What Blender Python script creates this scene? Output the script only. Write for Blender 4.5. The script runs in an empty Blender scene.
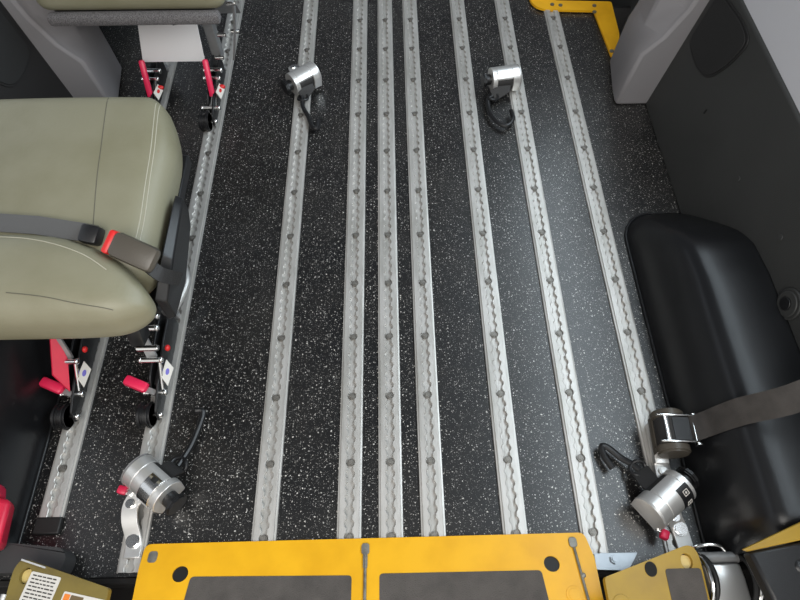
import bpy, bmesh, math, random
from mathutils import Vector, Matrix, Euler
from mathutils.bvhtree import BVHTree
random.seed(4)
R = math.radians
C = bpy.context.scene.collection
CX = -0.075                      # the van's centre line

# ------------------------------------------------------------------ materials
def nodes(name):
    m = bpy.data.materials.new(name); m.use_nodes = True
    nt = m.node_tree
    return m, nt, nt.nodes['Principled BSDF']

def mat(name, col, rough=.5, metal=0., var=.0, vscale=20., bump=0., bscale=200., spec=.5, coat=0., var_col=None, stretch=None):
    m, nt, b = nodes(name)
    b.inputs['Base Color'].default_value = (*col, 1); b.inputs['Roughness'].default_value = rough
    b.inputs['Metallic'].default_value = metal; b.inputs['Specular IOR Level'].default_value = spec
    b.inputs['Coat Weight'].default_value = coat
    tc = nt.nodes.new('ShaderNodeTexCoord')
    src = tc.outputs['Object']
    if stretch:
        mp = nt.nodes.new('ShaderNodeMapping'); mp.inputs['Scale'].default_value = stretch
        nt.links.new(src, mp.inputs[0]); src = mp.outputs[0]
    if var > 0 or var_col:
        n = nt.nodes.new('ShaderNodeTexNoise'); n.inputs['Scale'].default_value = vscale; n.inputs['Detail'].default_value = 6
        r = nt.nodes.new('ShaderNodeValToRGB')
        lo = var_col or tuple(c * (1 - var) for c in col)
        r.color_ramp.elements[0].color = (*lo, 1); r.color_ramp.elements[0].position = .32
        r.color_ramp.elements[1].color = (*col, 1); r.color_ramp.elements[1].position = .62
        nt.links.new(src, n.inputs['Vector']); nt.links.new(n.outputs['Fac'], r.inputs[0])
        nt.links.new(r.outputs[0], b.inputs['Base Color'])
        mr = nt.nodes.new('ShaderNodeMapRange'); mr.inputs[3].default_value = rough * .85; mr.inputs[4].default_value = min(1, rough * 1.15)
        nt.links.new(n.outputs['Fac'], mr.inputs[0]); nt.links.new(mr.outputs[0], b.inputs['Roughness'])
    if bump > 0:
        n2 = nt.nodes.new('ShaderNodeTexNoise'); n2.inputs['Scale'].default_value = bscale; n2.inputs['Detail'].default_value = 3
        bp = nt.nodes.new('ShaderNodeBump'); bp.inputs['Strength'].default_value = bump; bp.inputs['Distance'].default_value = .002
        nt.links.new(src, n2.inputs['Vector']); nt.links.new(n2.outputs['Fac'], bp.inputs['Height'])
        nt.links.new(bp.outputs[0], b.inputs['Normal'])
    return m

def floor_mat():
    m, nt, b = nodes('speckled_rubber')
    N = nt.nodes.new; L = nt.links.new
    tc = N('ShaderNodeTexCoord')
    nz = N('ShaderNodeTexNoise'); nz.inputs['Scale'].default_value = 260; nz.inputs['Detail'].default_value = 1
    L(tc.outputs['Object'], nz.inputs['Vector'])
    def math_(op, a, bb=None):
        n = N('ShaderNodeMath'); n.operation = op
        for i, v in enumerate((a, bb)):
            if v is None: continue
            if isinstance(v, (int, float)): n.inputs[i].default_value = v
            else: L(v, n.inputs[i])
        return n.outputs[0]
    mixv = N('ShaderNodeVectorMath'); mixv.operation = 'MULTIPLY_ADD'
    L(nz.outputs['Color'], mixv.inputs[0]); mixv.inputs[1].default_value = (.004, .004, .004)
    L(tc.outputs['Object'], mixv.inputs[2])
    fac = None
    for scale, size, cut, lo_ in ((105, .17, .50, .45), (200, .20, .54, .35), (380, .22, .66, .2)):
        v = N('ShaderNodeTexVoronoi'); v.inputs['Scale'].default_value = scale
        v.voronoi_dimensions = '2D'
        L(mixv.outputs[0], v.inputs['Vector'])
        sp = N('ShaderNodeSeparateColor'); L(v.outputs['Color'], sp.inputs[0])
        th = math_('MULTIPLY', math_('MAXIMUM', math_('MULTIPLY', math_('SUBTRACT', sp.outputs[0], cut), 1 / (1 - cut)), 0.), size)
        f = math_('MULTIPLY', math_('LESS_THAN', v.outputs['Distance'], th), math_('ADD', math_('MULTIPLY', sp.outputs[1], .8 - lo_ * .4), lo_))
        fac = f if fac is None else math_('MAXIMUM', fac, f)
    dz = N('ShaderNodeTexNoise'); dz.inputs['Scale'].default_value = 5; dz.inputs['Detail'].default_value = 8; dz.inputs['Roughness'].default_value = .65
    L(tc.outputs['Object'], dz.inputs['Vector'])
    rp = N('ShaderNodeValToRGB')
    rp.color_ramp.elements[0].color = (.0045, .0045, .0050, 1); rp.color_ramp.elements[0].position = .42
    rp.color_ramp.elements[1].color = (.017, .0155, .014, 1); rp.color_ramp.elements[1].position = .78
    L(dz.outputs['Fac'], rp.inputs[0])
    mx = N('ShaderNodeMix'); mx.data_type = 'RGBA'
    L(fac, mx.inputs['Factor']); L(rp.outputs[0], mx.inputs['A']); mx.inputs['B'].default_value = (.66, .64, .60, 1)
    L(mx.outputs['Result'], b.inputs['Base Color'])
    b.inputs['Roughness'].default_value = .31; b.inputs['Specular IOR Level'].default_value = .8
    n2 = N('ShaderNodeTexNoise'); n2.inputs['Scale'].default_value = 420; n2.inputs['Detail'].default_value = 2
    L(tc.outputs['Object'], n2.inputs['Vector'])
    bp = N('ShaderNodeBump'); bp.inputs['Strength'].default_value = .10; bp.inputs['Distance'].default_value = .002
    L(n2.outputs['Fac'], bp.inputs['Height']); L(bp.outputs[0], b.inputs['Normal'])
    return m

M = dict(
    floor=floor_mat(),
    alu=mat('worn_aluminium', (.62, .605, .58), .42, .55, vscale=60, var_col=(.48, .47, .44), bump=.15, bscale=300, stretch=(1, .15, 1)),
    screw=mat('zinc_screw', (.30, .285, .26), .5, .8, var=.4, vscale=300),
    chrome=mat('chrome', (.80, .80, .79), .16, 1.),
    satin=mat('satin_steel', (.80, .79, .77), .33, .75),
    zinc=mat('zinc_plate', (.40, .43, .46), .38, .8, var=.2, vscale=30),
    greysteel=mat('grey_painted_steel', (.30, .30, .30), .42, .3, var=.15, vscale=40),
    blacksteel=mat('black_painted_steel', (.013, .013, .014), .38, 0., var=.3, vscale=40),
    blackplastic=mat('black_plastic', (.010, .010, .011), .36, 0., bump=.1, bscale=500),
    arch=mat('black_moulded_plastic', (.011, .0115, .013), .30, 0., bump=.10, bscale=600, var=.2, vscale=8),
    rubber=mat('black_rubber', (.010, .010, .010), .55),
    webbing=mat('black_webbing', (.020, .019, .019), .6, 0., bump=.5, bscale=700, stretch=(1, .3, 1)),
    greyweb=mat('grey_webbing', (.085, .085, .085), .6, 0., bump=.4, bscale=700),
    beltweb=mat('worn_grey_webbing', (.052, .047, .044), .6, 0., bump=.4, bscale=600, var=.4, vscale=30),
    vinyl=mat('olive_vinyl', (.225, .212, .145), .46, 0., vscale=7, var_col=(.185, .172, .108), bump=.22, bscale=130),
    seam=mat('pale_thread', (.40, .38, .30), .7),
    crease=mat('dark_seam', (.10, .095, .07), .7),
    carpet=mat('grey_carpet', (.16, .15, .15), .95, 0., vscale=380, var_col=(.05, .045, .047), bump=.9, bscale=420),
    panel=mat('charcoal_plastic_trim', (.037, .038, .037), .55, 0., bump=.35, bscale=420, var=.1, vscale=6),
    panelblack=mat('black_plastic_trim', (.014, .0135, .0135), .55, 0., bump=.3, bscale=420, var=.1, vscale=6),
    grille=mat('black_speaker_mesh', (.012, .012, .012), .7, 0., bump=.8, bscale=900),
    pillar=mat('mauve_grey_plastic', (.235, .226, .234), .5, 0., bump=.1, bscale=400),
    upper=mat('light_grey_wall', (.60, .61, .65), .6),
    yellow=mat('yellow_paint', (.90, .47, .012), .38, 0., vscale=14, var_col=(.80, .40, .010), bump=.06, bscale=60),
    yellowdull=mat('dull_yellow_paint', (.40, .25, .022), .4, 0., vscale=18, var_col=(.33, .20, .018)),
    yellowlit=mat('light_behind_hole', (.72, .55, .20), .4, 0.),  # pale tone stands for light coming through the oval hole
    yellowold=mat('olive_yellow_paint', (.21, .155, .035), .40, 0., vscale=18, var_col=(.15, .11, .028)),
    grit=mat('grey_grit_pad', (.105, .092, .083), .8, 0., vscale=25, var=.3, bump=.9, bscale=500),
    scuff=mat('bare_steel', (.30, .29, .26), .5, .5, var=.4, vscale=60),
    red=mat('red_plastic', (.74, .022, .085), .34, 0.),
    redpaint=mat('red_paint', (.66, .02, .06), .4, 0., var=.1, vscale=20),
    redbutton=mat('red_button', (.62, .02, .02), .35),
    buckle=mat('brown_grey_plastic', (.075, .065, .052), .38, 0., bump=.1, bscale=400),
    white=mat('white_enamel', (.74, .72, .72), .5, 0., var=.03, vscale=6),
    paper=mat('white_label', (.66, .63, .58), .6), 
    ink=mat('dark_ink', (.05, .045, .04), .7),
    purple=mat('purple_ink', (.16, .14, .50), .6),
    orange=mat('orange_label', (.80, .22, .03), .5),
    brownink=mat('brown_label', (.15, .10, .045), .5),
    sill=mat('dirty_dark_metal', (.016, .014, .013), .6, .2, var=.5, vscale=30),
    greyplastic=mat('dark_grey_plastic', (.045, .045, .046), .5),
    hole=mat('hole_black', (.006, .006, .006), .8),
    roof=mat('cream_headliner', (.55, .55, .54), .9),
)

# ------------------------------------------------------------------ mesh helpers
class MB:
    """collects shapes and links them as ONE mesh object"""
    def __init__(s): s.bm = bmesh.new()
    def _xf(s, vs, mx):
        if mx is not None: bmesh.ops.transform(s.bm, matrix=mx, verts=vs)
    def box(s, c, size, rot=(0, 0, 0), bev=0.):
        r = bmesh.ops.create_cube(s.bm, size=1)
        vs = r['verts']
        bmesh.ops.scale(s.bm, vec=size, verts=vs)
        if bev:
            es = list({e for v in vs for e in v.link_edges})
            q = bmesh.ops.bevel(s.bm, geom=es, offset=bev, segments=2, affect='EDGES', profile=.5)
            vs = list({v for f in q['faces'] for v in f.verts} | {v for v in vs if v.is_valid})
            # take everything connected
            seen = set(vs); st = list(vs)
            while st:
                v = st.pop()
                for e in v.link_edges:
                    o = e.other_vert(v)
                    if o not in seen: seen.add(o); st.append(o)
            vs = list(seen)
        s._xf(vs, Matrix.Translation(c) @ Euler(rot).to_matrix().to_4x4())
        return s
    def cyl(s, p0, p1, r, seg=20, r2=None, bev=0.):
        p0, p1 = Vector(p0), Vector(p1); d = p1 - p0
        q = bmesh.ops.create_cone(s.bm, cap_ends=True, segments=seg, radius1=r, radius2=r if r2 is None else r2, depth=d.length)
        vs = q['verts']
        if bev:
            es = [e for e in {e for v in vs for e in v.link_edges} if len(e.link_faces) == 2 and any(len(f.verts) > 4 for f in e.link_faces)]
            bq = bmesh.ops.bevel(s.bm, geom=es, offset=bev, segments=2, affect='EDGES', clamp_overlap=True)
            seen = {v for f in bq['faces'] for v in f.verts} | {v for v in vs if v.is_valid}; st = list(seen)
            while st:
                v = st.pop()
                for e in v.link_edges:
                    o = e.other_vert(v)
                    if o not in seen: seen.add(o); st.append(o)
            vs = list(seen)
        s._xf(vs, Matrix.Translation((p0 + p1) / 2) @ d.to_track_quat('Z', 'Y').to_matrix().to_4x4())
        return s
    def ball(s, c, r, sc=(1, 1, 1), seg=16):
        q = bmesh.ops.create_uvsphere(s.bm, u_segments=seg, v_segments=seg // 2, radius=r)
        s._xf(q['verts'], Matrix.Translation(c) @ Matrix.Diagonal((*sc, 1)))
        return s
    def prism(s, pts, h0, h1, mx=None):
        """2D outline pts in local XY, extruded h0..h1 in local Z"""
        a = [s.bm.verts.new((x, y, h0)) for x, y in pts]; b = [s.bm.verts.new((x, y, h1)) for x, y in pts]
        n = len(pts)
        s.bm.faces.new(a[::-1]); s.bm.faces.new(b)
        for i in range(n): s.bm.faces.new((a[i], a[(i + 1) % n], b[(i + 1) % n], b[i]))
        s._xf(a + b, mx)
        return s
    def loft(s, loops, caps=True, closed=True):
        rows = [[s.bm.verts.new(p) for p in l] for l in loops]
        n = len(rows[0])
        for r0, r1 in zip(rows, rows[1:]):
            for i in range(n if closed else n - 1):
                s.bm.faces.new((r0[i], r0[(i + 1) % n], r1[(i + 1) % n], r1[i]))
        if caps and closed:
            s.bm.faces.new(rows[0][::-1]); s.bm.faces.new(rows[-1])
        return s
    def sweep(s, path, w, t, ups, seg=0):
        """flat band along path: widths direction ups (per point)"""
        loops = []
        P = [Vector(p) for p in path]
        for i, p in enumerate(P):
            d = (P[min(i + 1, len(P) - 1)] - P[max(i - 1, 0)]).normalized()
            u = Vector(ups[i] if isinstance(ups[0], (tuple, list, Vector)) else ups)
            u = (u - d * u.dot(d)).normalized(); n = d.cross(u)
            a, b = u * w / 2, n * t / 2
            loops.append([p + a + b, p - a + b, p - a - b, p + a - b])
        return s.loft(loops)
    def tube(s, path, r, seg=10):
        P = [Vector(p) for p in path]; loops = []
        up = Vector((.13, .21, .97))
        for i, p in enumerate(P):
            d = (P[min(i + 1, len(P) - 1)] - P[max(i - 1, 0)]).normalized()
            u = (up - d * up.dot(d))
            if u.length < 1e-4: u = d.orthogonal()
            u.normalize(); up = u; n = d.cross(u)
            rr = r[i] if isinstance(r, (list, tuple)) else r
            loops.append([p + (u * math.cos(a) + n * math.sin(a)) * rr for a in [2 * math.pi * k / seg for k in range(seg)]])
        return s.loft(loops)
    def build(s, name, m, parent=None, loc=(0, 0, 0), bev=0., sub=0, ang=35, rot=(0, 0, 0)):
        bmesh.ops.recalc_face_normals(s.bm, faces=s.bm.faces)
        me = bpy.data.meshes.new(name); s.bm.to_mesh(me); s.bm.free()
        for p in me.polygons: p.use_smooth = True
        me.set_sharp_from_angle(angle=R(ang))
        me.materials.append(m)
        o = bpy.data.objects.new(name, me); C.objects.link(o)
        o.location = loc; o.rotation_euler = rot
        if parent: o.parent = parent
        if bev:
            b = o.modifiers.new('bevel', 'BEVEL'); b.width = bev; b.segments = 2; b.limit_method = 'ANGLE'; b.angle_limit = R(35)
        if sub:
            q = o.modifiers.new('sub', 'SUBSURF'); q.levels = q.render_levels = sub
        return o

def smooth(pts, n=6):
    """Catmull-Rom through pts"""
    P = [Vector(p) for p in pts]; out = []
    for i in range(len(P) - 1):
        a, b, c, d = P[max(i - 1, 0)], P[i], P[i + 1], P[min(i + 2, len(P) - 1)]
        for k in range(n):
            t = k / n
            out.append(.5 * ((2 * b) + (c - a) * t + (2 * a - 5 * b + 4 * c - d) * t * t + (3 * b - a - 3 * c + d) * t ** 3))
    out.append(P[-1]); return out

def rrect(w, h, r, n=5, cx=0, cy=0):
    o = []
    for sx, sy, a0 in ((1, 1, 0), (-1, 1, 90), (-1, -1, 180), (1, -1, 270)):
        for k in range(n + 1):
            a = R(a0 + 90 * k / n)
            o.append((cx + sx * (w / 2 - r) + r * math.cos(a), cy + sy * (h / 2 - r) + r * math.sin(a)))
    return o

def round_poly(pts, rad, n=5):
    out = []; k = len(pts)
    for i in range(k):
        p = Vector(pts[i]); a = Vector(pts[i - 1]); b = Vector(pts[(i + 1) % k])
        r = rad[i] if isinstance(rad, (list, tuple)) else rad
        if r <= 0: out.append(tuple(p)); continue
        p0 = p + (a - p).normalized() * r; p1 = p + (b - p).normalized() * r
        for j in range(n + 1):
            t = j / n
            q = p0 * (1 - t) ** 2 + p * 2 * t * (1 - t) + p1 * t * t
            out.append(tuple(q))
    return out

def circ(cx, cy, r, n=24, ry=None, a0=0):
    return [(cx + r * math.cos(2 * math.pi * k / n), cy + (ry or r) * math.sin(2 * math.pi * k / n)) for k in range(n)]

def sheet(name, outline, holes, t, m, parent=None, bev=.0, mx=None):
    """flat plate with real holes: outline and holes in local XY, thickness t (top at local z = 0)"""
    cu = bpy.data.curves.new(name, 'CURVE'); cu.dimensions = '2D'; cu.fill_mode = 'BOTH'; cu.extrude = t / 2 - bev; cu.bevel_depth = bev
    for ring in [outline] + holes:
        sp = cu.splines.new('POLY'); sp.points.add(len(ring) - 1); sp.use_cyclic_u = True
        for q, (x, y) in zip(sp.points, ring): q.co = (x, y, 0, 1)
    tmp = bpy.data.objects.new(name, cu); C.objects.link(tmp)
    bpy.context.view_layer.update()
    me = bpy.data.meshes.new_from_object(tmp.evaluated_get(bpy.context.evaluated_depsgraph_get()))
    bpy.data.objects.remove(tmp); bpy.data.curves.remove(cu)
    me.name = name
    me.transform(Matrix.Translation((0, 0, -t / 2)))
    if mx is not None: me.transform(mx)
    for p in me.polygons: p.use_smooth = False
    me.materials.clear(); me.materials.append(m)
    o = bpy.data.objects.new(name, me); C.objects.link(o)
    if parent: o.parent = parent
    return o

def rounded_block(size, r, n=10, fn=None):
    """box with rounded edges (radius r), densely gridded, then bent by fn(co)->co"""
    bm = bmesh.new()
    bmesh.ops.create_cube(bm, size=2)
    bmesh.ops.subdivide_edges(bm, edges=bm.edges[:], cuts=n * 2, use_grid_fill=True)
    h = Vector(size) / 2
    for v in bm.verts:
        p = Vector([c if abs(c) >= 1 - 1e-6 else c for c in v.co])
        # concentrate grid lines towards the edges
        p = Vector([math.copysign(1 - (1 - abs(c)) ** 1.5, c) for c in p])
        p = Vector((p.x * h.x, p.y * h.y, p.z * h.z))
        q = Vector([max(-h[i] + r, min(h[i] - r, p[i])) for i in range(3)])
        d = p - q
        if d.length > 1e-9: p = q + d.normalized() * min(r, max(d.length, r) if sum(abs(x) > 1e-9 for x in d) > 1 else r)
        v.co = fn(p) if fn else p
    return bm

def from_bm(bm): 
    o = MB(); o.bm.free(); o.bm = bm; return o

# ------------------------------------------------------------------ object helpers
def tag(o, label=None, cat=None, group=None, kind=None):
    if label: o['label'] = label
    if cat: o['category'] = cat
    if group: o['group'] = group
    if kind: o['kind'] = kind
    return o
def empty(name, loc=(0, 0, 0), rz=0., label=None, cat=None, group=None):
    o = bpy.data.objects.new(name, None); C.objects.link(o); o.location = loc; o.rotation_euler = (0, 0, rz)
    o.empty_display_size = .05
    return tag(o, label, cat, group)

# ================================================================== SETTING
fl = MB().prism([(-.95, .135), (.86, .135), (.86, 1.67), (.765, 1.67), (.765, 1.955), (.585, 1.955), (.585, 2.6), (-1.1, 2.6)], -.03, 0)
tag(fl.build('floor', M['floor']), kind='structure')
sl = MB().box((CX, -.10, -.09), (2.1, .47, .02)).box((CX, .128, -.04), (2.1, .012, .08))
tag(sl.build('trim_1', M['sill'], bev=.002), kind='structure')
# side step well in the front right corner
sw = MB().box((.80, 2.20, -.30), (.50, .80, .02)).box((.80, 1.955, -.16), (.5, .012, .3)).box((.575, 2.3, -.16), (.012, .7, .3))
tag(sw.build('trim_2', M['panelblack']), kind='structure')

def wall_side(sgn, name, m):
    X = lambda d: CX + sgn * d
    foot = .868; ztop = .42
    y0, y1 = .0, 1.45
    w = MB()
    sl_ = .0 if sgn > 0 else .31
    w.loft([[(X(foot), y0, 0), (X(foot + .13 * ztop), y0, ztop), (X(foot + .13 * ztop + .03), y0, ztop), (X(foot + .03), y0, 0)],
            [(X(foot), y1 + .005, 0), (X(foot + .13 * ztop), y1 + .005 + sl_ * ztop, ztop), (X(foot + .13 * ztop + .03), y1 + .005 + sl_ * ztop, ztop), (X(foot + .03), y1 + .005, 0)]])
    o = tag(w.build(name, m, bev=.004), kind='structure')
    # light grey wall above
    u = MB()
    a = foot + .13 * ztop + .010
    u.loft([[(X(a), y, ztop), (X(a + .05), y, .95), (X(a + .09), y, .95), (X(a + .04), y, ztop)] for y in (y0, 2.7)])
    tag(u.build('trim_4' if sgn > 0 else 'trim_5', M['upper']), kind='structure')
    # front continuation of the lower wall, beyond the pillar
    f = MB()
    f.loft([[(X(foot + .04), y, -.32), (X(foot + .10), y, ztop), (X(foot + .14), y, ztop), (X(foot + .08), y, -.32)] for y in (1.62, 2.7)])
    tag(f.build('trim_6' if sgn > 0 else 'trim_7', M['panel']), kind='structure')
    return o
wr = wall_side(1, 'wall_right', M['panel'])
wl = wall_side(-1, 'wall_left', M['panelblack'])

def on_wall(sgn):
    """matrix: local x = forward (+y), local y = up the wall, local z = into the room"""
    up = Vector((sgn * .13, 0, 1)).normalized(); fw = Vector((0, 1, 0)); n = Vector((-sgn, 0, .13)).normalized()
    if fw.cross(up).dot(n) < 0: fw = -fw
    m = Matrix((fw, up, n)).transposed().to_4x4()
    m.translation = (CX + sgn * .868, 0, 0)
    return m, (fw.y)
for sgn, par in ((1, wr), (-1, wl)):
    mx, fy = on_wall(sgn)
    k = fy
    spk = [(1.43, .395), (1.275, .413), (1.207, .405), (1.222, .325), (1.262, .250), (1.34, .232), (1.43, .242)]
    ol = round_poly([(k * a, b) for a, b in spk], [.03, .035, .03, .03, .035, .03, .03])
    cx_ = sum(p[0] for p in ol) / len(ol); cy_ = sum(p[1] for p in ol) / len(ol)
    MB().prism(ol, .000, .003, mx).build('speaker_surround', M['panelblack'], par, bev=.001)
    MB().prism([(cx_ + (x - cx_) * .93, cy_ + (y - cy_) * .93) for x, y in ol], .003, .006, mx).build('speaker_grille', M['grille'], par, bev=.002)
    for (yy, zz) in ((.949, .227), (.744, .272)):
        b = MB(); b.prism(circ(k * yy, zz, .008), 0, .0025, mx)
        b.build('plug', par.data.materials[0], par, bev=.001)
    b = MB(); b.prism(rrect(.004, .014, .0015, cx=k * 1.194, cy=.208), 0, .0025, mx); b.build('clip_slot', M['hole'], par)
# round belt anchor on the right wall
mx, fy = on_wall(1)
t = MB()
for r0, h0, h1 in ((.034, 0, .006), (.028, .006, .010)): t.prism(circ(fy * .603, .232, r0), h0, h1, mx)
an = t.build('anchor_cover', M['panel'], None, bev=.002)
tag(an, 'round black belt anchor cover on the right wall above the wheel arch', 'anchor')
MB().prism(circ(fy * .603, .232, .014), .010, .014, mx).build('anchor_hole', M['blackplastic'], an, bev=.001)

# pillars at the front end of the wall panels
def pillar(sgn, name):
    X = lambda d: CX + sgn * d
    b = MB(); loops = []
    for z, ridge, inner, yi in ((0, .776, .795, 1.655), (.10, .783, .792, 1.64), (.18, .792, .792, 1.63), (.234, .835, .80, 1.62), (.32, .872, .812, 1.615), (.50, .91, .835, 1.61), (.80, .95, .87, 1.60)):
        back = .868 + .13 * z + .03
        y = 1.45
        l = [(X(back), y - .0, z), (X(ridge), y + .0, z), (X(ridge - .004), y + .02, z)]
        l += [(X(min(inner, ridge) + .0), y + .07, z), (X(inner), yi, z), (X(back), yi + .02, z)]
        loops.append(l)
    o = b.loft(loops).build(name, M['pillar'], bev=.008, ang=40)
    return tag(o, kind='structure')
pillar(1, 'trim_8'); pillar(-1, 'trim_9')

# black moulded wheel arches
def arch(sgn, name, label):
    X = lambda d: CX + sgn * d
    prof = [(.700, .0), (.704, .030), (.711, .075), (.720, .120), (.731, .158), (.744, .184), (.758, .197), (.778, .203), (.80, .2065), (.83, .209), (.86, .210), (.895, .209)]
    prof = [(p.x, p.y) for p in smooth([(a, b, 0) for a, b in prof], 5)]
    ys = [1.022, 1.018, 1.01, .995, .975, .95, .925, .90, .87, .84, .81, .78, .75, .72, .69, .66, .6, .5, .4, .3, .2, .142]
    loops = []
    for y in ys:
        if y > .78:
            s = (1.022 - y) / .242
            hs = max(.012, 1.06 * s ** .92 - .06 * s ** 6 if s < .8 else 1.06 * s ** .92 - .06 * s ** 6)
            hs = min(1, hs) - .05 * max(0, 1 - abs(s - 1) / .25)
        else: hs = 1 - .05 * max(0, 1 - (.78 - y) / .09)
        tt = max(0, (y - .93) / .092)
        sh = .085 * (1 - math.sqrt(max(0, 1 - tt * tt)))
        hs = min(hs, 1)
        loops.append([(X(p + sh * (1 - (p - .70) / .197) ), y, z * hs) for p, z in prof])
    b = MB(); b.loft(loops, closed=False)
    # rolled lip along the foot
    lip = [(X(.699 + .085 * (1 - math.sqrt(max(0, 1 - max(0, (y - .93) / .092) ** 2)))), y, .003) for y in ys]
    b.tube(lip, .004, 8)
    # front and back closing
    o = b.build(name, M['arch'], ang=60)
    q = o.modifiers.new('sol', 'SOLIDIFY'); q.thickness = .004; q.offset = -1
    return tag(o, label, 'wheel arch')
arch(1, 'wheel_arch', 'black moulded plastic wheel arch cover along the right wall, in full view')
arch(-1, 'wheel_arch', 'black plastic wheel arch cover at the left, mostly hidden beneath the near olive seat')

# ================================================================== FLOOR TRACKS
PITCH = .0254
def track_mesh(y0, y1):
    """seat track: flat flanges, scalloped slot with walls and a bottom"""
    b = MB(); bm = b.bm
    r, nk = .0098, .0056
    half = [-.0127, -.0082, -.0078, -.0062, -.0040, -.0014, .0014, .0040, .0062, .0078, .0082]
    k0 = math.floor((y0 - .2) / PITCH) + 1; k1 = math.floor((y1 - .2) / PITCH)
    st = [(y0, nk)]
    for k in range(k0, k1 + 1):
        c = .2 + PITCH * k
        for d in half:
            if y0 < c + d < y1 - .0005: st.append((c + d, max(nk, math.sqrt(max(0, r * r - d * d)) if abs(d) < .0081 else nk)))
    st.append((y1, nk))
    prev = None
    for y, w in st:
        row = []
        for sx in (-1, 1):
            row += [bm.verts.new((sx * x, y, z)) for x, z in ((.0255, .0), (.0250, .0055), (.0215, .0062), (.0205, .0095), (w + .0012, .0098), (w, .0088), (w, .0022))]
        if prev:
            for s0 in (0, 7):
                for i in range(6): bm.faces.new((prev[s0 + i], prev[s0 + i + 1], row[s0 + i + 1], row[s0 + i]))
            bm.faces.new((prev[6], prev[13], row[13], row[6]))
        prev = row
    return b
TX = [-.7217, -.537, -.275, -.1007, -.0144, .073, .241, .400, .567]
TY = [(.251, 2.55), (.142, 2.55), (.142, 2.55), (.142, 2.55), (.142, 2.55), (.142, 2.55), (.142, 2.55), (.142, 2.55), (.142, 1.945)]
LBL = ['leftmost floor track, with a black end cap, under the left feet of both seats',
       'second floor track from the left, under the right feet of both seats',
       'third floor track from the left, carrying the far left tie-down',
       'fourth floor track, first of the three closely spaced middle ones',
       'fifth floor track, centre one of the three closely spaced middle ones',
       'sixth floor track, last of the three closely spaced middle ones',
       'seventh floor track from the left, right of the middle three',
       'second floor track from the right, carrying the far right tie-down',
       'rightmost floor track, running beside the wheel arch']
scr = None
def screw_mesh():
    b = MB()
    b.cyl((0, 0, .001), (0, 0, .0055), .0078, 16, bev=.001)
    b.cyl((0, 0, .005), (0, 0, .0068), .0055, 6, r2=.0048)
    return b
tracks = []
for x, (y0, y1), lb in zip(TX, TY, LBL):
    t = track_mesh(y0, y1).build('floor_track', M['alu'], None, loc=(x, 0, 0), ang=30)
    tag(t, 'silver ' + lb, 'floor track', 'aluminium tie-down tracks let into the floor'); tracks.append(t)
    k = math.ceil((y0 - .2 + .01) / .1524)
    while .2 + k * .1524 < min(y1, 2.12):
        if scr is None: s = scr = screw_mesh().build('screw', M['screw'])
        else: s = scr.copy(); C.objects.link(s)
        s.parent = t; s.location = (0, .2 + k * .1524, .0022); s.rotation_euler = (0, 0, random.random() * 3)
        k += 1
MB().box((0, .234, .006), (.054, .034, .012)).build('end_cap', M['rubber'], tracks[0], bev=.003)

# ================================================================== YELLOW PLATES
# bridge plate of the lift, resting on the track ends
bp = empty('bridge_plate', (-.066, .196, .013), R(.3), 'bright yellow bridge plate with two grey grit pads across the bottom of the photo', 'ramp plate')
tilt = Matrix.Rotation(R(-13), 4, 'X')
W = .445; D = .26
out = round_poly([(-W, 0), (W, 0), (W + .010, -.05), (W + .004, -D), (-W + .012, -D), (-W - .001, -.05)], [.014, .012, 0, .01, .01, 0])
holes = [circ(-.362, -.060, .0155), circ(.368, -.060, .0155)]
sheet('plate', out, holes, .006, M['yellow'], bp, mx=tilt)
MB().prism(round_poly([(-.340, -.066), (-.026, -.072), (-.026, -.25), (-.355, -.25)], .008), .0, .0012, tilt).build('grit_pad', M['grit'], bp)
MB().prism(round_poly([(.028, -.070), (.345, -.072), (.358, -.25), (.028, -.25)], .008), .0, .0012, tilt).build('grit_pad', M['grit'], bp)
for x in (-.362, .368): MB().prism(circ(x, -.060, .0155), -.0055, -.003, tilt).build('dark_disc', M['rubber'], bp)  # black discs stand for the shade below the plate, seen through its holes
# latches
for x, ln in ((-.0, .0), (.418, -.0)):
    b = MB()
    if x < .1:
        b.prism(rrect(.016, .022, .006, cx=x, cy=-.022), 0, .004, tilt).cyl(tilt @ Vector((x, -.034, .003)), tilt @ Vector((x, -.25, .003)), .0032, 10)
        b.prism(rrect(.009, .03, .003, cx=x, cy=-.045), 0, .005, tilt)
    else:
        b.prism(rrect(.016, .020, .006, cx=x, cy=-.020), 0, .004, tilt).cyl(tilt @ Vector((x, -.030, .003)), tilt @ Vector((x + .012, -.25, .003)), .0028, 10)
        b.ball(tilt @ Vector((x + .006, -.085, .004)), .005, (1, 1, .6))
    b.build('latch_rod', M['scuff'], bp, bev=.0008)
MB().prism(rrect(.018, .022, .006, cx=-.424, cy=-.026), 0, .0012, tilt).build('worn_patch', M['scuff'], bp)
MB().prism(circ(.400, -.118, .016), 0, .0012, tilt).prism(circ(.400, -.118, .011), .0012, .002, tilt).build('rivet_boss', M['yellow'], bp, bev=.0005)

# yellow sill plate at the far right corner by the step well
z = .012
sp_out = [(.497, 2.20), (.497, 1.99), (.500, 1.955), (.520, 1.925), (.552, 1.914), (.712, 1.905), (.726, 1.668), (.737, 1.668), (.775, 1.765), (.783, 1.955), (.588, 1.965), (.588, 2.20)]
sp = sheet('sill_plate', round_poly(sp_out, [0, .02, .02, .02, .02, .004, .004, .004, .03, .01, .004, 0]), [], .008, M['yellow'], None, mx=Matrix.Translation((0, 0, z)))
tag(sp, 'yellow L-shaped metal sill plate at the far right end of the floor', 'sill plate')
for x, y in ((.572, 1.94), (.600, 1.935), (.718, 1.93), (.731, 1.688), (.712, 1.895)):
    MB().cyl((x, y, z - .001), (x, y, z + .004), .007, 12, bev=.001).build('bolt', M['screw'], sp)

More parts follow.
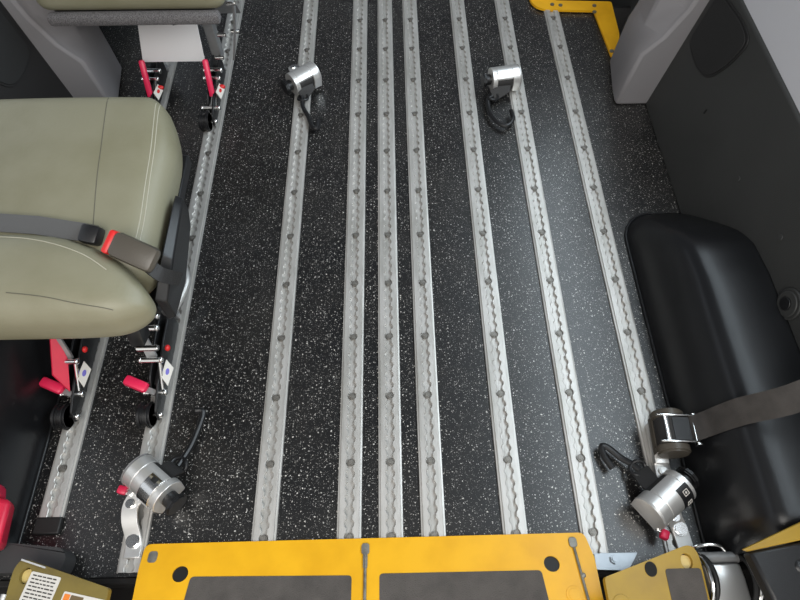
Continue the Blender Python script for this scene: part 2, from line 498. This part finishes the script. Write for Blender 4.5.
# side plates of the lift, left and right of the bridge plate
def side_plate(sgn, name, label, m):
    X = lambda d: CX + sgn * d
    e = empty(name, (CX, 0, 0), 0, label, 'lift plate')
    zt = .105
    out = [(.452, .106), (.622, .160), (.634, .148), (.636, .120), (.632, -.06), (.455, -.06)]
    ol = [(sgn * a, b) for a, b in out]
    if sgn < 0: ol = ol[::-1]
    rr = [.006, .012, .012, .02, .02, .01]
    if sgn < 0: rr = rr[::-1]
    hole = circ(sgn * .610, .130, .011, ry=.014)
    rot = Matrix.Translation((0, 0, zt))
    sheet('plate', round_poly(ol, rr), [hole], .014, m, e, mx=rot)
    # depth: the folded flange below and a post down to the sill
    MB().box((sgn * .535, .05, .03), (.05, .04, .14)).box((sgn * .54, .03, .082), (.16, .12, .02)).build('post', M['sill'], e, bev=.003)
    MB().cyl((sgn * .610, .130, .090), (sgn * .610, .130, .096), .012, 20).build('lit_hole_disc', M['yellowlit'], e)  # pale disc under the oval hole, light from behind put into its colour
    return e, zt
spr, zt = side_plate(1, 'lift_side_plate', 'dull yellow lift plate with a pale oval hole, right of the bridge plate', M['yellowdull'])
b = MB().prism(round_poly([(.566, .118), (.632, .118), (.629, -.05), (.566, -.05)], .006), zt, zt + .0012); b.build('grit_pad', M['grit'], spr)
MB().prism(circ(.540, .118, .011, ry=.013), zt, zt + .0015).build('dark_disc', M['hole'], spr)
MB().prism(circ(.475, .062, .016), zt, zt + .0015).build('rivet_boss', M['yellowdull'], spr, bev=.0005)
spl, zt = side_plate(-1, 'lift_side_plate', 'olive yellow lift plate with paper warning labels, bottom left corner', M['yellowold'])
# labels with lines of print: local frame along the plate
def paper(parent, name, c, w, h, ang, m, zz):
    mx = Matrix.Translation((c[0], c[1], zz)) @ Matrix.Rotation(ang, 4, 'Z')
    o = MB().prism(rrect(w, h, .003), 0, .0008, mx).build(name, m, parent)
    return mx, o
mx, lab = paper(spl, 'instruction_label', (-.580, .090), .058, .085, R(-12), M['paper'], zt)
b = MB()
for k in range(13):
    yy = .036 - k * .006
    x0 = -.024
    while x0 < .020:
        wd = random.uniform(.004, .010)
        b.prism([(x0, yy), (min(x0 + wd, .025), yy), (min(x0 + wd, .025), yy + .0022), (x0, yy + .0022)], .0008, .0011, mx)
        x0 += wd + .0018
b.build('print', M['ink'], lab)
mx, lab = paper(spl, 'warning_label', (-.500, .058), .080, .075, R(-12), M['paper'], zt)
MB().prism(rrect(.011, .068, .001, cx=-.0315, cy=0), .0008, .0011, mx).build('orange_strip', M['orange'], lab)
MB().prism(rrect(.024, .068, .001, cx=-.0125, cy=0), .0008, .0011, mx).build('pictogram_field', M['brownink'], lab)
b = MB()
for dx in (-.018, -.008):
    b.prism(circ(dx, .022, .0032, 12), .0011, .0014, mx).prism([(dx - .003, .006), (dx + .003, .004), (dx + .002, .017), (dx - .002, .018)], .0011, .0014, mx)
    b.prism([(dx - .002, .006), (dx - .004, -.006), (dx - .002, -.006), (dx, .004)], .0011, .0014, mx)
b.build('pictogram', M['paper'], lab)
b = MB()
for k in range(9):
    yy = .026 - k * .007
    b.prism([(.004, yy), (.036 - random.random() * .008, yy), (.034, yy + .002), (.004, yy + .002)], .0008, .0011, mx)
b.build('print', M['ink'], lab)
# bright edge strip along the plate
MB().box((-.600, .150, zt + .001), (.05, .003, .004), (0, 0, R(-17))).build('edge_strip', M['satin'], spl)
MB().cyl((-.64, .10, zt - .002), (-.66, -.05, zt - .002), .006, 12).build('edge_tube', M['satin'], spl)

# grey sill box behind the left plate
g = MB().prism(round_poly([(-.93, .142), (-.655, .142), (-.648, .168), (-.662, .186), (-.80, .200), (-.93, .214)], [0, .004, .012, .012, 0, 0]), 0.0, .045)
tag(g.build('sill_cover', M['greyplastic'], bev=.005), 'dark grey plastic cover at the left end of the door sill', 'cover')

# steel hinge arm and black yellow-edged lift panel at the lower right
arm = empty('hinge_arm', (.608, .10, 0), 0, 'bright steel lift hinge arm between two ring clamps, bottom right', 'hinge arm')
b = MB().loft([[(-.022, y, za), (.022, y, za), (.034, y, za - .006), (.036, y, za - .05), (-.036, y, za - .05), (-.034, y, za - .006)] for y, za in ((.026, .092), (.0, .098), (-.16, .10))])
b.build('arm', M['satin'], arm, bev=.003)
for sx, tw in ((-.044, 1), (.045, 1)):
    ring = lambda x0, rr: [(x0 + .008 * math.sin(a), .000 + rr * math.cos(a), .060 + rr * math.sin(a)) for a in [2 * math.pi * k / 32 for k in range(33)]]
    MB().tube(ring(sx, .048), .0045, 10).build('ring_clamp', M['chrome'], arm)
    MB().tube(ring(sx - .009 if sx > 0 else sx + .0085, .046), .0050, 10).build('rubber_ring', M['rubber'], arm)
MB().cyl((-.038, .038, .075), (.038, .038, .075), .011, 18, bev=.002).build('hinge_pin', M['greysteel'], arm)
MB().tube(smooth([(-.040, .050, .050), (-.034, .058, .072), (-.01, .062, .078), (.010, .058, .078), (.020, .045, .075)], 6), .0035, 10).build('wire_clip', M['chrome'], arm)
MB().box((0, -.06, -.015), (.05, .06, .13)).build('post', M['sill'], arm, bev=.003)

lp = empty('lift_guard', (.60, .0, 0), 0, 'black lift panel with a yellow top edge in the bottom right corner', 'lift panel')
zt = .232
edge = [(-.020, .136), (.094, .179), (.25, .238)]
rim = [(-.020, .134), (.094, .176), (.25, .234), (.25, .152), (.086, .1465), (-.012, .1300)]
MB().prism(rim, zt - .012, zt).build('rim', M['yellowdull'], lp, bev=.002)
b = MB().loft([[(-.012, .129, zt - .002), (.086, .1445, zt - .002), (.25, .150, zt - .002), (.25, .150, zt - .03), (-.012, .131, zt - .03)],
               [(.004, .06, zt - .002), (.086, .06, zt - .004), (.25, .06, zt - .004), (.25, .06, zt - .03), (.004, .06, zt - .03)],
               [(.028, -.10, zt - .012), (.086, -.10, zt - .012), (.25, -.10, zt - .012), (.25, -.10, zt - .04), (.028, -.10, zt - .04)]])
b.build('panel', M['blackplastic'], lp, bev=.006)
MB().ball((.068, .105, zt - .006), .013, (1, 1, .5)).build('boss', M['blackplastic'], lp)
MB().tube(smooth([(.088, .135, zt - .004), (.086, .09, zt - .005), (.080, .03, zt - .008), (.086, -.05, zt - .012)], 6), .003, 8).build('moulded_rib', M['blackplastic'], lp)
MB().box((.15, -.02, .06), (.10, .08, .29)).build('post', M['sill'], lp, bev=.003)

# zinc bracket screwed to the floor edge
zb = MB().prism(round_poly([(.392, .128), (.392, .158), (.480, .158), (.455, .125)], .003), .0, .006)
zb = zb.build('zinc_bracket', M['zinc'], bev=.001); zb.location = (0.0, 0.0, .0105)
tag(zb, 'small zinc plated bracket with a bolt at the right end of the bridge plate', 'bracket')
MB().cyl((.430, .146, .005), (.430, .146, .011), .009, 6, bev=.001).cyl((.430, .146, .010), (.430, .146, .013), .005, 14).build('bolt', M['zinc'], zb)

# ================================================================== SEATS
def drape(ob, pts, r, name, m, parent, lift=.0):
    """a thread line laid on the surface of ob (dropped from above)"""
    bpy.context.view_layer.update()
    dg = bpy.context.evaluated_depsgraph_get()
    bvh = BVHTree.FromObject(ob, dg)
    P = []
    for p in smooth([(a, b_, 0) for a, b_ in pts], 10):
        h = bvh.ray_cast(Vector((p.x, p.y, 2)), Vector((0, 0, -1)))
        if h[0] is not None: P.append(h[0] + Vector((0, 0, lift)))
    if len(P) > 2: return MB().tube(P, r, 6).build(name, m, parent)

def seat_leg(parent, x, y, red_plate=False, upright=False, zc=.36, second=False):
    """floor carriage: black lock bar on the track, castor, lever, post up to the seat. local origin: castor axle above the track"""
    L = empty('leg', (x, y, .010)); L.parent = parent
    b = MB()
    for sx, cut_ in ((-.010, .055), (.010, 0)):
        b.prism(round_poly([(.05, .006), (.05, .040), (.075, .060), (.16, .075), (.235, .075), (.235, .006)], .005) if cut_ else round_poly([(-.012, .012), (.0, .042), (.06, .060), (.16, .075), (.235, .075), (.235, .006), (.03, .004)], .006), -.0025, .0025,
                Matrix.Translation((sx, 0, 0)) @ Matrix(((0, 0, 1, 0), (1, 0, 0, 0), (0, 1, 0, 0), (0, 0, 0, 1))))
    b.box((0, .16, .02), (.018, .16, .022)).box((0.001, .09, .03), (.014, .05, .02))
    L_b = b.build('lock_bar', M['blacksteel'], L, bev=.001)
    # scalloped track studs
    for k in range(5): MB().cyl((0, .06 + k * .0508, -.006), (0, .06 + k * .0508, .012), .0085, 14).build('stud', M['greysteel'], L)
    w = MB().cyl((-.030, 0, .022), (-.018, 0, .022), .0295, 30, bev=.004).cyl((-.012, 0, .022), (-.001, 0, .022), .0295, 30, bev=.004).cyl((-.030, 0, .022), (-.001, 0, .022), .024, 26)
    w = w.build('wheel', M['blackplastic'], L)
    MB().cyl((-.033, 0, .022), (.016, 0, .022), .005, 10, bev=.001).ball((.015, 0, .022), .007).ball((-.034, 0, .022), .006).build('axle', M['chrome'], L)
    b = MB()
    for yy, zz, w_, r in (((.046, .040, .022, .0065), (.100, .095, .022, .0065), (.150, .150, .022, .0065), (.175, .16, .022, .007)) if not second else ((.036, .040, .024, .0065), (.125, .075, .022, .006), (.155, .080, .024, .0075))):
        b = MB(); b.cyl((-w_ + .002, yy, zz), (w_, yy, zz), r, 14, bev=.0015).ball((w_ + .002, yy, zz), r * 1.15, (.7, 1, 1)).ball((-w_, yy, zz), r * 1.1, (.7, 1, 1))
        b.build('bolt', M['chrome'], L)
    # strut from the lock bar and the post up to the seat
    if not second:
        b = MB().loft([[(-.030, .155, .170), (-.006, .150, .172), (.010, .110, .090), (-.006, .098, .088)], [(-.030, .160, .165), (-.006, .155, .167), (.010, .115, .085), (-.006, .103, .083)]])
        b.build('strut', M['greysteel'], L, bev=.001)
    b = MB().box((0, .25, (zc + .05) / 2), (.030, .035, zc - .05)).box((0, .30, zc - .02), (.04, .30, .025))
    b.build('post', M['greysteel'], L, bev=.003)
    b = MB().cyl((.018, .052, .045), (.018, .10, .09), .004, 10) if not second else MB().cyl((.016, .04, .04), (.016, .12, .072), .004, 10)
    b.build('linkage', M['chrome'], L)
    (MB().ball((.027, .135, .082), .0075, (.8, 1, 1)) if not second else MB().ball((.030, .105, .06), .007, (1.5, 1, 1))).build('red_knob', M['redbutton'], L)
    # label tilted to the outer side
    mx = Matrix.Translation((.027, .086, .062)) @ Matrix.Rotation(R(38), 4, 'Y')
    lb = MB().prism([(-.011, -.014), (.008, -.032), (.013, .012), (-.006, .028)], -.001, .001, mx).build('label', M['paper'], L)
    MB().prism(circ(.001, .0, .004, ry=.008), .001, .0016, mx).build('label_mark', M['purple'] if not second else M['redbutton'], L)
    if not upright:
        b = MB().box((-.006, .046, .046), (.026, .012, .010), (0, 0, R(-22)))
        b.build('lever_arm', M['greysteel'], L)
        b = MB().box((-.038, .060, .056), (.056, .024, .018), (0, R(6), R(-22)), bev=.007)
        b.build('lever', M['red'], L)
    else:
        b = MB().tube([(.000, .045, .042), (.003, .072, .052)], .005, 10); b.build('lever_arm', M['chrome'], L)
        b = MB().box((.001, .100, .095), (.017, .015, .108), (R(-31), R(-4), 0), bev=.006)
        b.build('lever', M['red'], L)
    if red_plate:
        b = MB().loft([[(-.018, .145, .155), (-.008, .145, .155), (.003, .106, .095), (.006, .045, .058), (-.023, .071, .092)],
                       [(-.022, .145, .150), (-.012, .145, .150), (-.001, .106, .090), (.002, .045, .053), (-.027, .071, .087)]])
        b.build('red_plate', M['redpaint'], L, bev=.001)
    return L

# ---- near seat
NS = empty('van_seat', (-.64, .46, 0), 0, 'near olive vinyl van seat in full view at the left, with a seat belt buckle', 'seat', 'olive seats along the left side')
def puff_cush(p):
    q = Vector(p)
    q.z += .018 * (1 - (p.x / .22) ** 2) * (1 - (p.y / .24) ** 2) if abs(p.x) < .22 and abs(p.y) < .24 and p.z > 0 else 0
    # plan taper: the right front corner is well rounded, the rear narrower
    if p.y > .05 and p.x > .08:
        k = (p.y - .05) / .18; q.x -= .055 * k * k * (p.x - .08) / .14
    if p.z < 0 and p.x > 0: q.x -= .12 * (-p.z)
    return q
cb = rounded_block((.440, .470, .125), .048, 12, puff_cush)
NSC = (-.022, .355, .365)
cush = from_bm(cb).build('seat_cushion', M['vinyl'], NS, loc=NSC, ang=180)
for dx in (0, .006): drape(cush, [(.166 + dx, .550 - .355), (.182 + dx, .429 - .355), (.189 + dx, .324 - .355), (.194 + dx, .24 - .355), (.194 + dx, .184 - .355)], .0011, 'stitching', M['seam'], cush)
drape(cush, [(.066, .560 - .355), (.088, .426 - .355), (.102, .322 - .355), (.118, .215 - .355)], .0008, 'stitching', M['crease'], cush)
# backrest folded low behind the cushion: soft bolster lofted along x
loops = []
st_ = [(-.245, 0), (-.24, .55), (-.23, .78), (-.205, .93), (-.16, 1), (-.08, 1), (.0, 1), (.06, 1), (.11, 1), (.145, 1)]
st_ += [(.145 + .074 * q, (1 - q ** 2.4) ** (1 / 2.4)) for q in (.2, .4, .55, .68, .78, .86, .92, .96, .985, 1.0)]
for x, k in st_:
    fr = .205 - .13 * max(0, (x - .0) / .236) ** 1.9
    re = .020 + .020 * max(0, x / .22) ** 4
    zt_ = .466 - .035 * max(0, (x - .02) / .216) ** 2; zb_ = .328 + .02 * max(0, x / .22) ** 3
    cy, cz, hy, hz = (fr + re) / 2, (zt_ + zb_) / 2, (fr - re) / 2, (zt_ - zb_) / 2
    l = []
    for q in range(40):
        a = 2 * math.pi * q / 40; c_, s_ = math.cos(a), math.sin(a); n_ = 2.0 / 2.9
        l.append((x, cy + math.copysign(abs(c_) ** n_, c_) * hy * max(k, .02), cz + math.copysign(abs(s_) ** n_, s_) * hz * max(k, .02)))
    loops.append(l)
back = MB().loft(loops).build('backrest', M['vinyl'], NS, ang=180, sub=1)
drape(back, [(-.22, .185), (-.06, .182), (.02, .170), (.10, .142), (.15, .11)], .0011, 'stitching', M['seam'], back)
drape(back, [(.0, .062), (.06, .055), (.117, .045), (.17, .040)], .0009, 'stitching', M['crease'], back)
# belt along the joint, stalk and buckle
b = MB().sweep([(-.24, .225, .444), (-.10, .222, .446), (.0, .212, .446), (.09, .195, .444), (.11, .19, .444)], .034, .003, (0, .85, .3))
b.build('belt_webbing', M['greyweb'], NS)
MB().box((.104, .188, .446), (.036, .034, .026), (R(20), 0, R(-14)), bev=.006).build('belt_tongue', M['blackplastic'], NS)
BK = MB().box((.190, .146, .450), (.086, .046, .026), (R(25), R(8), R(-24)), bev=.010).build('belt_buckle', M['buckle'], NS)
MB().box((.147, .166, .453), (.014, .044, .025), (R(25), R(8), R(-24)), bev=.005).build('release_button', M['redbutton'], BK)
b = MB().sweep(smooth([(.205, .135, .436), (.226, .122, .418), (.234, .135, .385), (.232, .16, .34)], 6), .026, .004, (.3, 1, 0))
b.build('belt_stalk', M['webbing'], NS)
# black side valance and frame under the cushion
b = MB().loft([[(.208, .33, .385), (.222, .33, .375), (.222, .33, .34), (.208, .33, .33)], [(.214, .29, .400), (.230, .29, .39), (.230, .29, .33), (.212, .29, .32)],
               [(.212, .18, .395), (.229, .18, .38), (.228, .18, .30), (.210, .18, .29)], [(.190, .115, .34), (.212, .115, .33), (.210, .115, .27), (.190, .115, .26)]])
b.build('side_trim', M['blackplastic'], NS, bev=.003)
b = MB().box((0, .32, .285), (.36, .40, .03))
b.build('seat_frame', M['blacksteel'], NS, bev=.004)
b = MB().tube(smooth([(.092, .408, .045), (.118, .375, .055), (.132, .34, .06), (.132, .31, .06), (.118, .265, .055), (.10, .24, .05)], 8), .008, 10)
b.build('grab_loop', M['satin'], NS)
MB().cyl((.105, .090, .185), (.150, .090, .185), .0065, 14, bev=.0015).build('recliner_rod', M['chrome'], NS)
b = MB().box((.125, .105, .25), (.03, .04, .07), (R(-20), 0, 0), bev=.004)
b.build('recliner_bracket', M['blacksteel'], NS)
l0 = seat_leg(NS, TX[0] + .64, 0, red_plate=True)
l1 = seat_leg(NS, TX[1] + .64, 0)

# ---- far seat, further up the van
FS = empty('van_seat', (-.64, 1.37, 0), 0, 'far olive seat at the top left, with grey carpet strip and white panel below', 'seat', 'olive seats along the left side')
fb = rounded_block((.475, .46, .100), .034, 9)
fc = from_bm(fb).build('seat_cushion', M['vinyl'], FS, loc=(-.008, .262, .408), ang=180)
MB().box((-.006, .030, .352), (.435, .030, .030), bev=.010).build('carpet_strip', M['carpet'], FS)
MB().box((-.012, .25, .352), (.40, .40, .025)).build('seat_frame', M['blacksteel'], FS, bev=.003)
b = MB().loft([[(-.096, .157, .12), (.089, .157, .12), (.098, .195, .33), (-.054, .195, .33)], [(-.096, .161, .12), (.089, .161, .12), (.098, .199, .33), (-.054, .199, .33)]])
b.build('white_panel', M['white'], FS, bev=.001)
MB().box((.150, .25, .24), (.10, .004, .10), (R(30), 0, 0)).build('bracket_plate', M['greysteel'], FS, bev=.001)
b = MB().cyl((.075, .045, .33), (.105, .055, .33), .010, 12, bev=.002).cyl((-.125, .06, .33), (-.10, .07, .33), .010, 12, bev=.002).box((.082, .06, .335), (.03, .02, .02), bev=.003)
b.build('clamp', M['blacksteel'], FS)
b = MB().sweep(smooth([(.215, .10, .36), (.225, .13, .33), (.20, .17, .22), (.165, .20, .10)], 6), .024, .006, (0, 1, .2)); b.build('side_strut', M['greysteel'], FS)
for p in ((.218, .12, .33), (.195, .17, .21), (.13, .16, .13), (.14, .21, .17)):
    MB().cyl((p[0] - .008, p[1], p[2]), (p[0] + .016, p[1], p[2]), .006, 12, bev=.001).build('bolt', M['chrome'], FS)
seat_leg(FS, TX[0] + .64, 0, upright=True, second=True)
seat_leg(FS, TX[1] + .64, 0, upright=True, second=True)

# ================================================================== TIE-DOWN RETRACTORS
def retractor(loc, rz, label, hookw, footw, band=False, sticker=False, scale=1., zl=.0, cap_mat='satin', button=(-.047, -.010, .016)):
    """silver housing with its axis along local x; knob at +x, webbing leaving at +y, foot at -y"""
    T = empty('wheelchair_tie_down', loc, rz, label, 'tie-down', 'silver retractor tie-downs on the floor tracks')
    T.scale = (scale,) * 3
    inv = (Matrix.Translation(loc) @ Matrix.Rotation(rz, 4, 'Z') @ Matrix.Scale(scale, 4)).inverted()
    hook = [inv @ Vector(p) for p in hookw]
    r = .034
    def prof(x, a0, a1, base=True):
        """profile in y,z seen along x; arc from a0 to a1 degrees over the top"""
        pts = [(r * math.cos(R(a0 + (a1 - a0) * k / 14)), .036 + zl + r * math.sin(R(a0 + (a1 - a0) * k / 14))) for k in range(15)]
        return [(x, -.030, .004 + zl)] + [(x, .030 if a0 < 20 else .020, .004 + zl if a0 < 20 else .012 + zl)] + [(x, a, b) for a, b in pts]
    b = MB()
    b.loft([prof(-.046, 0, 180), prof(-.024, 0, 180)])
    b.loft([prof(-.024, 34, 180), prof(.026, 34, 180)])
    b.loft([prof(.026, 0, 180), prof(.040, 0, 180)])
    H = b.build('housing', M['satin'], T, bev=.0012, ang=30)
    b = MB().loft([[(x, y * s, .036 + zl + (z_ - .036 - zl) * s) for x, y, z_ in prof(xx, 0, 180)] for xx, s in ((-.0505, .88), (-.0495, 1.0), (-.0462, 1.02))])
    b.build('end_cap', M[cap_mat], T, ang=30)
    MB().cyl((-.023, .004, .034 + zl), (.025, .004, .034 + zl), .0285, 24).build('spool', M['webbing'], T)
    k = MB().cyl((.040, 0, .036 + zl), (.056, 0, .036 + zl), .016, 22, bev=.002).cyl((.056, 0, .036 + zl), (.066, 0, .036 + zl), .024, 10, bev=.003)
    k.build('knob', M['blackplastic'], T)
    # release button and its arm
    bx, by, bz = button
    MB().box((-.040, -.036, bz - .002 + zl), (.018, .022, .008), (0, 0, R(20)), bev=.001).build('release_arm', M['chrome'], T)
    MB().box((bx, by - .034, bz + .002 + zl), (.018, .016, .014), (0, R(8), R(25)), bev=.004).build('release_button', M['red'], T)
    # foot: folded plate going down to a track stud
    fp = [inv @ Vector(p) for p in footw]
    d_ = (fp[-1] - fp[0]); side = Vector((-d_.y, d_.x, 0)).normalized()
    F = MB().sweep(smooth(fp, 5), .030, .006, side).build('foot', M['satin'], T, bev=.001)
    for p, rr in ((fp[1], .009), (fp[-2], .013)):
        MB().cyl(p + Vector((0, 0, -.008)), p + Vector((0, 0, .009)), rr, 18, bev=.002).build('stud', M['chrome'], F)
    if band:
        loops = []
        for x in (-.002, .026):
            a = [(x, (r + .003) * math.cos(R(q)), .036 + zl + (r + .003) * math.sin(R(q))) for q in range(65, 176, 8)]
            c = [(x, r * math.cos(R(q)), .036 + zl + r * math.sin(R(q))) for q in range(175, 64, -8)]
            loops.append(a + c)
        B = MB().loft(loops).build('band', M['chrome'], T, bev=.0006)
        MB().box((.012, .008, .036 + zl + r + .0025), (.012, .010, .003), (R(-12), 0, 0), bev=.001).build('slot', M['hole'], B)
    if sticker:
        loops = []
        for x in (.006, .032):
            a = [(x, (r + .001) * math.cos(R(q)), .036 + zl + (r + .001) * math.sin(R(q))) for q in range(88, 178, 6)]
            c = [(x, (r - .001) * math.cos(R(q)), .036 + zl + (r - .001) * math.sin(R(q))) for q in range(176, 87, -6)]
            loops.append(a + c)
        S = MB().loft(loops).build('sticker', M['blackplastic'], T)
        b = MB()
        for q in (112, 152):
            for dq, w_, h_ in ((8, .010, .0015), (-8, .010, .0015)):
                b.box((.020, (r + .0013) * math.cos(R(q + dq)), .036 + zl + (r + .0013) * math.sin(R(q + dq))), (w_, .0012, .0008), (R(q + dq - 90), 0, 0))
            for dx in (-.005, .005):
                b.box((.020 + dx, (r + .0013) * math.cos(R(q)), .036 + zl + (r + .0013) * math.sin(R(q))), (.0012, .010, .0008), (R(q - 90), 0, 0))
            b.box((.020, (r + .0013) * math.cos(R(q)), .036 + zl + (r + .0013) * math.sin(R(q))), (.004, .004, .0008), (R(q - 90), 0, R(45)))
        b.build('sticker_icon', M['paper'], S)
    # webbing end and black J hook: points in local coordinates
    b = MB().sweep([(0, .018, .040 + zl), (0, .036, .028 + zl), hook[0]], .036, .004, (1, 0, 0)); b.build('webbing', M['webbing'], T)
    HK = MB().tube(smooth(hook, 7), .0066, 10).build('hook', M['blackplastic'], T)
    h0 = Vector(hook[0])
    MB().tube([h0 + Vector((.016 * math.cos(a), .004 + .014 * math.sin(a), .003 * math.sin(2 * a))) for a in [2 * math.pi * k / 18 for k in range(19)]], .0038, 8).build('hook_ring', M['blackplastic'], HK)
    return T
zz_ = lambda pts, zs: [(x, y, z) for (x, y), z in zip(pts, zs)]
retractor((-.272, 1.532, .012), R(218), 'far left silver tie-down on the third track, its thin black hook trailing on the floor',
          zz_([(-.272, 1.478), (-.268, 1.44), (-.25, 1.40), (-.236, 1.358), (-.221, 1.353), (-.219, 1.382)], [.025, .02, .018, .018, .018, .020]),
          [(-.290, 1.555, .045), (-.305, 1.590, .040), (-.300, 1.61, .022), (-.285, 1.625, .014)])
retractor((.350, 1.525, .012), R(190), 'far right silver tie-down on the second track from the right, with a looped black hook',
          zz_([(.315, 1.470), (.300, 1.455), (.302, 1.406), (.322, 1.363), (.348, 1.35), (.368, 1.375), (.366, 1.409)], [.025, .02, .018, .018, .018, .02, .022]),
          [(.370, 1.555, .045), (.385, 1.575, .035), (.395, 1.59, .02), (.400, 1.61, .014)])
retractor((-.495, .300, .016), R(-38), 'near left silver tie-down by the yellow bridge plate, with a slotted band',
          zz_([(-.466, .345), (-.456, .372), (-.447, .398), (-.436, .441), (-.433, .469), (-.449, .472)], [.03, .022, .018, .018, .02, .022]),
          [(-.530, .290, .040), (-.546, .268, .036), (-.546, .238, .030), (-.536, .200, .012), (-.534, .168, .012)], band=True, zl=.012, scale=1.08, cap_mat='greysteel')
retractor((.545, .255, .014), R(36), 'near right silver tie-down with a black icon sticker, beside the wheel arch',
          zz_([(.515, .318), (.500, .334), (.483, .348), (.460, .370), (.447, .372), (.449, .350), (.461, .325)], [.03, .025, .02, .02, .02, .02, .022]),
          [(.555, .245, .034), (.565, .222, .026), (.575, .200, .016), (.580, .165, .012)], sticker=True, zl=.006, scale=1.08)

# lap belt retractor at the rightmost track
lb = empty('belt_retractor', (.580, .384, .035), R(-3), 'black seat belt retractor in a silver frame, its grey strap pulled right', 'belt retractor')
b = MB().cyl((0, -.046, .034), (0, -.026, .034), .034, 26, bev=.004).cyl((0, .028, .034), (0, .046, .034), .034, 26, bev=.004).box((0, 0, .012), (.06, .08, .02), bev=.003)
b.build('housing', M['buckle'], lb)
MB().cyl((0, -.026, .036), (0, .028, .036), .030, 24).build('spool', M['webbing'], lb)
b = MB()
for y_ in (-.027, .029): b.box((.004, y_, .066), (.078, .004, .008), bev=.001)
b.box((-.017, .001, .0665), (.010, .056, .004), bev=.001).box((.040, .001, .062), (.004, .058, .006), bev=.001)
b.box((.044, -.030, .060), (.010, .006, .014), bev=.001).box((.044, .032, .060), (.010, .006, .014), bev=.001)
b.build('frame', M['chrome'], lb, bev=.0005)
MB().prism(rrect(.036, .05, .003, cx=.013, cy=.001), .064, .0665).build('cover', M['blackplastic'], lb, bev=.001)
P = smooth([(.030, .0, .052), (.055, .005, .085), (.085, .004, .165), (.135, -.003, .265), (.21, .015, .40), (.288, .03, .52)], 6)
n = len(P); ups = [(0.0, 1.0, 0.0 + .9 * i / n) if i else (0, 1, 0) for i in range(n)]
ups = [(-.15 * i / n, 1.0 - .6 * i / n, 1.2 * i / n) for i in range(n)]
MB().sweep(P, .052, .0025, ups).build('strap', M['beltweb'], lb)
MB().box((-.012, -.010, -.012), (.03, .09, .024), bev=.002).box((-.012, -.062, -.014), (.03, .05, .010), bev=.002).build('foot', M['satin'], lb)
MB().cyl((-.012, -.07, -.02), (-.012, -.07, .0), .009, 14, bev=.002).build('bolt', M['satin'], lb)

# red plastic grip in the left corner
rg = empty('red_grip', (-.770, .225, 0), 0, 'red plastic grip cut off by the left edge, above the dark grey sill cover', 'grip')
MB().loft([[(-.060, -.04, .05), (.0, -.045, .045), (-.004, .045, .05), (-.045, .05, .055)], [(-.045, -.04, .125), (.030, -.045, .12), (.024, .040, .115), (-.030, .050, .125)]]).build('body', M['redpaint'], rg, bev=.010)
MB().loft([[(-.055, .045, .07), (-.012, .045, .07), (-.020, .075, .07), (-.050, .080, .07)], [(-.040, .045, .135), (.006, .045, .135), (-.002, .070, .13), (-.030, .075, .135)]]).build('cap', M['red'], rg, bev=.007)

# ================================================================== LIGHT
w = bpy.data.worlds.new('World'); bpy.context.scene.world = w; w.use_nodes = True
nt = w.node_tree; bg = nt.nodes['Background']
tc = nt.nodes.new('ShaderNodeTexCoord'); sx = nt.nodes.new('ShaderNodeSeparateXYZ'); nt.links.new(tc.outputs['Generated'], sx.inputs[0])
mr = nt.nodes.new('ShaderNodeMapRange'); mr.inputs[1].default_value = -.9; mr.inputs[2].default_value = .9
nt.links.new(sx.outputs['Y'], mr.inputs[0])
rp = nt.nodes.new('ShaderNodeValToRGB'); nt.links.new(mr.outputs[0], rp.inputs[0])
rp.color_ramp.elements[0].color = (1.0, .98, .95, 1); rp.color_ramp.elements[0].position = .0
rp.color_ramp.elements[1].color = (.10, .105, .115, 1); rp.color_ramp.elements[1].position = .62
nt.links.new(rp.outputs[0], bg.inputs['Color']); bg.inputs['Strength'].default_value = .8
def area(name, loc, target, sx_, sy_, power, col):
    l = bpy.data.lights.new(name, 'AREA'); l.shape = 'RECTANGLE'; l.size = sx_; l.size_y = sy_; l.energy = power; l.color = col
    o = bpy.data.objects.new(name, l); C.objects.link(o); o.location = loc
    o.rotation_euler = (Vector(target) - Vector(loc)).to_track_quat('-Z', 'Y').to_euler()
    return o
area('daylight_right_windows', (.99, 1.35, 1.45), (-.1, 1.35, 1.25), 2.6, .95, 38, (.80, .92, 1.0))
area('daylight_rear_doors', (-.2, -.75, 2.0), (-.1, .9, .0), 1.5, 1.1, 26, (1.0, .97, .92))

# ================================================================== CAMERA
cam = bpy.data.cameras.new('camera'); co = bpy.data.objects.new('camera', cam); C.objects.link(co)
cam.sensor_width = 36; cam.lens = 601 / 800 * 36; cam.clip_start = .01
co.location = (0, 0, 1.313)
co.rotation_euler = (R(90 - 59.857), 0, R(-1.149))
sc = bpy.context.scene; sc.camera = co
sc.cycles.caustics_reflective = False
sc.view_settings.view_transform = 'Standard'; sc.view_settings.look = 'None'; sc.view_settings.gamma = 1
sc.view_settings.use_curve_mapping = False; sc.view_settings.exposure = 0.3
